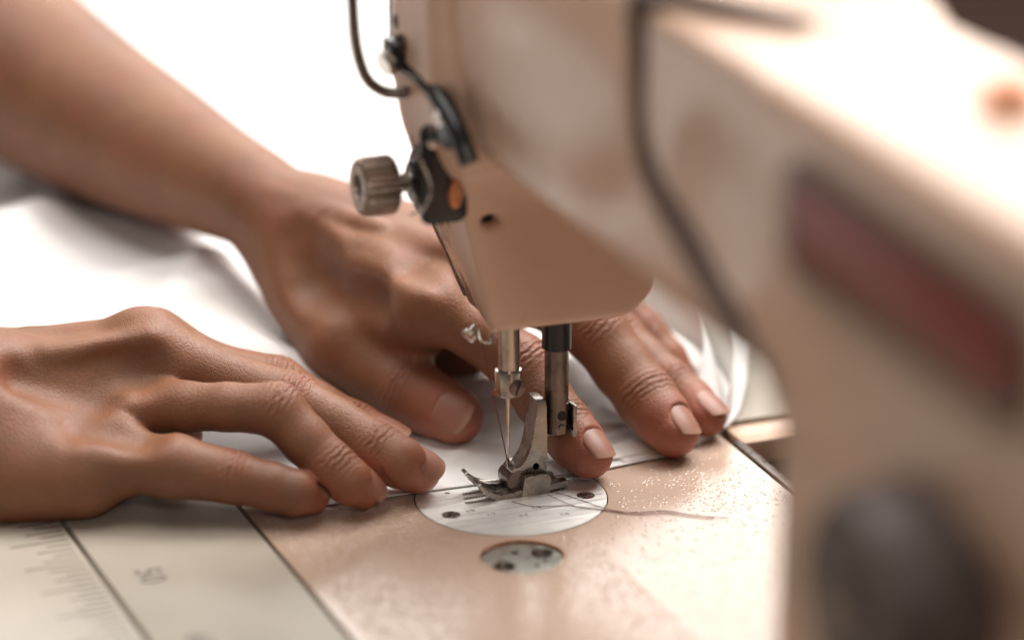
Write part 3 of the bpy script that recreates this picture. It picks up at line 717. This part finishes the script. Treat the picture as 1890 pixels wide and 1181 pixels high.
# ------------------------------------------------------------------ the two hands of the person sewing
person = empty("person", (-250, 220, 0), "person with bare forearms pressing the white cloth flat on both sides of the needle", "person")
FR = np.array([cR, cU, -cF])
def orth(n, a): n = np.array(n, float); return unit(n-a*(n@a))
def scr(x, y, t): return x*cR+y*cU-t*cF             # a direction given as right / up / towards the lens
class Hand:
    def __init__(s, h): s.h = h; s.palm = []; s.fing = []; s.cuts = []; s.nails = []; s.joints = []; s.tips = []
    def p(s, a, b, r1, r2, k=9): s.palm.append(('c', a, b, r1, r2, k))
    def e(s, c, R, axes, k=9): s.palm.append(('e', c, R, axes, k))
    def finger(s, pts, dorsal, joints=(), merge=6.0, nail=None):
        s.fing.append((pts, merge))
        for j in joints:
            a = unit(pts[j+1][0]-pts[j-1][0]); s.joints.append((pts[j][0], a, orth(dorsal, a), pts[j][1]))
        s.tips.append((pts[-1][0], pts[-1][1]))
        if nail:
            q3 = pts[-3]; a = unit(pts[-1][0]-q3[0]); hint, wd, ln, off, dH = nail
            n = orth(hint, a); a = unit(a-n*(q3[1]-pts[-1][1]+.5)/np.linalg.norm(pts[-1][0]-q3[0])); n = orth(n, a); s.nails.append((pts[-1][0]+a*off, a, n, np.cross(a, n), wd, ln, pts[-1][1]+dH))
    def build(s, label):
        al = []
        for q in s.palm: al += [(q[1], max(q[3], q[4])), (q[2], max(q[3], q[4]))] if q[0] == 'c' else [(q[1], max(q[2]))]
        for f, _ in s.fing: al += f
        P = np.array([FR@np.array(p)-r for p, r in al]+[FR@np.array(p)+r for p, r in al])
        S = Sdf(P.min(0)-5, P.max(0)+5, s.h, FR)
        for q in s.palm:
            if q[0] == 'c': S.add(S.cone(q[1], q[2], q[3], q[4]), q[5])
            else: S.add(S.ell(q[1], q[2], q[3]), q[4])
        Fg = np.full(S.n, 1e3, np.float32)
        for pts, mg in s.fing:
            Q = np.array([FR@np.array(p) for p, r in pts]); m = max(r for p, r in pts)+mg+8
            a = np.clip(np.floor((Q.min(0)-m-S.lo)/s.h).astype(int), 0, S.n); b = np.clip(np.ceil((Q.max(0)+m-S.lo)/s.h).astype(int), 0, S.n)
            T = Sdf.__new__(Sdf); T.A = FR; T.h = s.h; T.lo = S.lo+a*s.h; T.n = b-a
            T.g = [T.lo[i]+s.h*np.arange(T.n[i]) for i in range(3)]; T.d = np.full(T.n, 1e3, np.float32)
            for i in range(len(pts)-1): T.add(T.cone(pts[i][0], pts[i+1][0], pts[i][1], pts[i+1][1]), 2.2)
            sl = tuple(slice(a[i], b[i]) for i in range(3))
            S.merge(T.d, .9, Fg[sl])
        S.merge(Fg, 6.5)
        for c in s.cuts:
            if c[0] == 'c': S.cut(S.cone(c[1], c[2], c[3], c[4]), c[5])
            else: S.cut(S.ell(c[1], c[2], c[3]), c[4])
        for (E, a, n, x, wd, ln, H) in s.nails:
            El, al_, nl, xl = S.loc(E), FR@a, FR@n, FR@x; Rn = wd*.85
            def f(X):
                P = [X[i]-np.float32(El[i]) for i in range(3)]
                px = sum(P[i]*xl[i] for i in range(3)); py = sum(P[i]*al_[i] for i in range(3)); pn = sum(P[i]*nl[i] for i in range(3))
                o = ((np.abs(px/(wd/2+.05))**2.6+np.abs(np.where(py > 0, py*.6, py/.90)/(ln/2))**2.6)**(1/2.6)-1)*wd/2
                top = H-(Rn-np.sqrt(np.maximum(Rn*Rn-px*px, 1)))-np.where(py > 0, .018, .008)*py*py
                return np.maximum(np.maximum(o, top-.02-pn), pn-H-1.2)
            S.cut((f, [El-wd, El+wd]), .8)
        V, F = S.mesh()
        nf = np.cross(V[F[:500, 1]]-V[F[:500, 0]], V[F[:500, 2]]-V[F[:500, 0]])
        o = fast_mesh("hand", V, F, M_skin, person); o["label"] = label
        km = np.zeros(len(V)); ks = np.zeros(len(V)); tp = np.zeros(len(V))
        for c, a, n, r in s.joints:
            D = V-c; sx = D@a; R_ = D-np.outer(sx, a); dist = np.linalg.norm(R_, axis=1)
            dn = (R_@n)/np.maximum(dist, 1e-6)
            m = np.exp(-(sx/4.6)**2)*np.clip((dn-.05)/.5, 0, 1)*np.clip(1-(dist-r*1.25)/3, 0, 1)
            b = m > km; ks[b] = sx[b]; km[b] = m[b]; tp = np.maximum(tp, .35*m)
        for c, r in s.tips:
            D = np.linalg.norm(V-c, axis=1); tp = np.maximum(tp, np.clip(1.15-(D-r*.8)/(r*1.3), 0, 1))
        for (E, a, n, x, wd, ln, H) in s.nails: pass
        # shallow knuckle folds in the surface itself
        rn = np.random.RandomState(3); wob = .9*np.sin(V[:, 0]*.9+V[:, 2]*.7)+.5*np.sin(V[:, 1]*2.1+V[:, 0])
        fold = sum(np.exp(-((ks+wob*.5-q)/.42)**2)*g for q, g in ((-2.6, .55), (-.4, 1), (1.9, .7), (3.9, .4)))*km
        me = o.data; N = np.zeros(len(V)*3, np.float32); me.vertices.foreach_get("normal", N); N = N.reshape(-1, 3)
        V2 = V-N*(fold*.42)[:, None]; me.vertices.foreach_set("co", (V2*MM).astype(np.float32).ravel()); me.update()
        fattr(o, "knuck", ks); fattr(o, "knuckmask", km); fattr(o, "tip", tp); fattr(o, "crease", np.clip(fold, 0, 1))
        for q in s.nails: s.nailmesh(o, *q)
        return o
    def nailmesh(s, par, E, a, n, x, wd, ln, H):
        m = 17; vs = []; fs = []; ys = []; Rn = wd*.85
        for layer in (0, 1):
            for j in range(m):
                for i in range(m):
                    u, v = -1+2*i/(m-1), -1+2*j/(m-1)
                    px = u*math.sqrt(1-.30*v*v)*wd/2*(1.0 if v > 0 else 1-.06*v*v); py = v*math.sqrt(1-(.34 if v > 0 else .50)*u*u)*ln/2
                    py += .35 if v > .9 else 0
                    z = H-(Rn-math.sqrt(max(Rn*Rn-px*px, .1)))-(.018 if py > 0 else .008)*py*py+(.16 if layer == 0 else -.5)
                    if layer == 0 and (abs(u) > .93 or abs(v) > .93): z -= .12
                    vs.append(E+x*px+a*py+n*z); ys.append((v+1)/2)
        def I(l, i, j): return l*m*m+j*m+i
        for j in range(m-1):
            for i in range(m-1):
                fs.append((I(0, i, j), I(0, i+1, j), I(0, i+1, j+1), I(0, i, j+1))); fs.append((I(1, i, j), I(1, i, j+1), I(1, i+1, j+1), I(1, i+1, j)))
        for i in range(m-1):
            fs += [(I(0, i, 0), I(1, i, 0), I(1, i+1, 0), I(0, i+1, 0)), (I(0, i, m-1), I(0, i+1, m-1), I(1, i+1, m-1), I(1, i, m-1)),
                   (I(0, 0, i), I(0, 0, i+1), I(1, 0, i+1), I(1, 0, i)), (I(0, m-1, i), I(1, m-1, i), I(1, m-1, i+1), I(0, m-1, i+1))]
        o = mesh_obj("fingernail", vs, fs, M_nail, par, True, 60); o.matrix_parent_inverse = Matrix.Identity(4)
        o.location = -Vector(person.location)*0
        bm = bmesh.new(); bm.from_mesh(o.data); bmesh.ops.recalc_face_normals(bm, faces=bm.faces); bm.to_mesh(o.data); bm.free()
        fattr(o, "nail_y", ys)
def ch(*q): return [(atd(x, y, d), r) for x, y, d, r in q]
def tipz(x, y, z, r): return (atz(x, y, z), r)

# ---- near hand (right): enters from the left edge, little finger towards the lens
H = Hand(.62)
A = atd
H.p(A(280,640,24), A(-70,700,22), 11.5, 15, 10)
H.p(A(282,660,6), A(-70,735,6), 11.5, 16, 10)
H.p(A(262,748,-4), A(-70,790,-6), 10, 17.5, 12)
H.p(A(190,835,-20), A(-70,860,-12), 12, 17, 13)
H.p(A(150,882,-24), A(-80,888,-18), 13.5, 16, 10)
H.p(A(120,780,10), A(-80,800,6), 20, 22, 10)
H.p(A(-70,780,0), A(-330,800,-5), 31, 29, 16)
H.e(A(262,606,10), (9, 7, 8), None, 8)
H.cuts.append(('c', A(256,680,-13), A(196,674,-14), 6.2, 5.4, 11))
H.cuts.append(('c', A(166,722,-17), A(40,692,-18), 5.5, 5, 10))
H.cuts.append(('c', A(256,796,-30), A(150,776,-28), 4.6, 4.2, 11))
H.p(A(300,724,-12), A(70,728,-14), 2.2, 2.6, 9)
H.p(A(275,628,-5), A(90,655,-6), 3.0, 2.6, 7)
H.p(A(278,606,10), A(60,628,12), 3.0, 2.6, 7)
up = np.array([0, -.25, 1.0])
H.finger(ch((283,634,24,11.5), (395,684,25,9.4), (512,708,25,9.4), (585,750,26,8.2), (655,786,26,8.2))+[tipz(715,812,8.2,7.4)], up, (2, 4), nail=(scr(.2,.8,.5), 11, 12, .2, -.5))
H.finger(ch((288,652,6,11.2), (415,698,4,8.7), (540,740,1,9.7), (622,783,-3,8.3), (697,829,-8,8.8), (738,853,-11,8.4))+[tipz(771,868,8.4,7.8)], scr(.3,.85,.45), (2, 4), nail=(scr(.42,.62,.72), 11.8, 12.8, .2, -.5))
H.finger(ch((268,748,-6,9.3), (345,751,-12,8.3), (420,751,-17,7.9), (512,756,-19,9.0), (564,812,-21,8.1), (614,862,-23,8.1), (644,888,-24,7.5))+[tipz(667,901,7.6,7.0)], scr(.5,.7,.55), (3, 5), nail=(scr(.9,.35,.45), 11, 12, .2, -.5))
H.finger(ch((195,838,-22,12), (320,860,-27,10.6), (430,880,-28,8.6), (500,897,-29,7.8), (545,908,-29,7.3))+[tipz(573,914,7,6.4)], scr(.2,.85,.5), (2,), nail=(scr(.35,.8,.5), 9.6, 10.5, .5, -.3))
H.finger(ch((40,800,22,17), (170,815,34,12), (260,806,40,10))+[tipz(325,800,9,9)], up, (), 9)
near_hand = H.build("right hand nearer the lens, little finger side forward, fingertips on the cloth edge")

# ---- far hand (left): forearm from the top left corner, thumb towards the lens
G = Hand(.66)
wr = A(468,378,92)
fa = [np.append(A(*q[:3]), q[3]) for q in ((-225,-78,215,40), (-75,43,195,38), (57,140,178,34.5), (173,214,155,30.5), (286,275,132,26), (387,327,110,21), (468,368,94,18.0), (524,415,88,17.6), (575,455,82,17.5))]
fs_ = spline(fa, 5)
for a_, b_ in zip(fs_, fs_[1:]): G.p(a_[:3], b_[:3], a_[3], b_[3], .6)
G.e(A(585,448,82), (24, 17.5, 17), [unit([.35,-.9,-.2]), unit([.9,.35,0]), unit([0,0,1])], 12)
G.p(A(300,262,140), A(500,372,98), 14, 11, 8)
G.p(A(560,440,84), A(790,556,30), 16, 11.5, 12)
G.p(A(575,430,86), A(900,494,42), 15, 11.5, 12)
G.p(A(580,430,88), A(985,484,60), 15, 11, 12)
G.p(A(590,430,92), A(1040,494,78), 14, 10.5, 12)
G.p(A(552,500,78), A(628,632,55), 14, 12.5, 9)          # thumb metacarpal
G.p(A(675,600,56), A(770,585,38), 9.5, 11, 10); G.e(A(772,604,44), (11, 10, 9), None, 7)          # web towards the index knuckle
G.p(A(700,530,52), A(900,560,50), 12, 9, 12)
G.e(A(815,605,92), (30, 19, 17), [cR, cU, cF], 8)
G.p(A(640,540,92), A(800,600,94), 17, 15, 10)
G.cuts.append(('c', A(534,440,52), A(562,508,50), 7.5, 6.5, 11))
G.cuts.append(('c', A(578,524,46), A(690,556,32), 4.5, 4.5, 9))
G.cuts.append(('c', A(812,500,10), A(760,480,26), 6, 5, 9))
G.p(A(620,446,66), A(790,540,18), 3.0, 2.6, 7)
G.p(A(640,420,70), A(880,474,28), 3.0, 2.6, 7)
for vn in (((560,400,66),(640,452,52),(700,470,44),(742,505,34)), ((420,318,92),(500,360,78),(590,392,66),(700,420,50)), ((640,452,52),(668,505,44),(700,560,38))):
    pv = spline([A(*q) for q in vn], 4)
    for a_, b_ in zip(pv, pv[1:]): G.p(a_, b_, 1.7, 1.7, 5)
G.finger(ch((788,556,30,11.3), (880,612,27,9.8), (964,674,24,10.6), (1004,738,20,9.8), (1041,787,14,9.8), (1065,817,10,9.2))+[tipz(1087,839,8.8,8.2)], up, (2, 4), nail=(scr(.55,.52,.65), 11.6, 12.4, .2, -.5))
G.finger(ch((900,492,42,11.3), (1006,550,46,10.6), (1102,614,44,11.2), (1149,678,40,10.5), (1193,735,34,10.5), (1221,770,29,9.7))+[tipz(1243,797,9.2,8.8)], up, (2, 4), nail=(scr(.6,.55,.6), 11.6, 12.6, .2, -.5))
G.finger(ch((985,482,60,11), (1065,550,66,9.4), (1137,620,64,9.4), (1188,670,59,8.8), (1237,711,53,8.9), (1273,743,49,8.4))+[tipz(1302,766,8.2,7.6)], up, (2, 4), nail=(scr(.45,.7,.6), 11, 12, .2, -.5))
G.finger(ch((1040,494,78,10.5), (1125,560,84,8.8), (1185,618,83,8.8), (1226,664,80,8))+[tipz(1250,697,7.8,7.2)], up, (2,))
G.finger(ch((566,540,72,14), (628,634,55,13.2), (684,678,50,11.6), (750,717,44,11.8), (797,745,40,11.0))+[tipz(840,768,10.4,9.8)], scr(.25,.5,.85), (3,), 9, nail=(scr(.05,.12,1), 13.6, 13.5, .3, -.45))
far_hand = G.build("left hand and forearm reaching behind the needle, thumb beside it and fingers spread")
print("script seconds", round(time.time()-T0, 1))
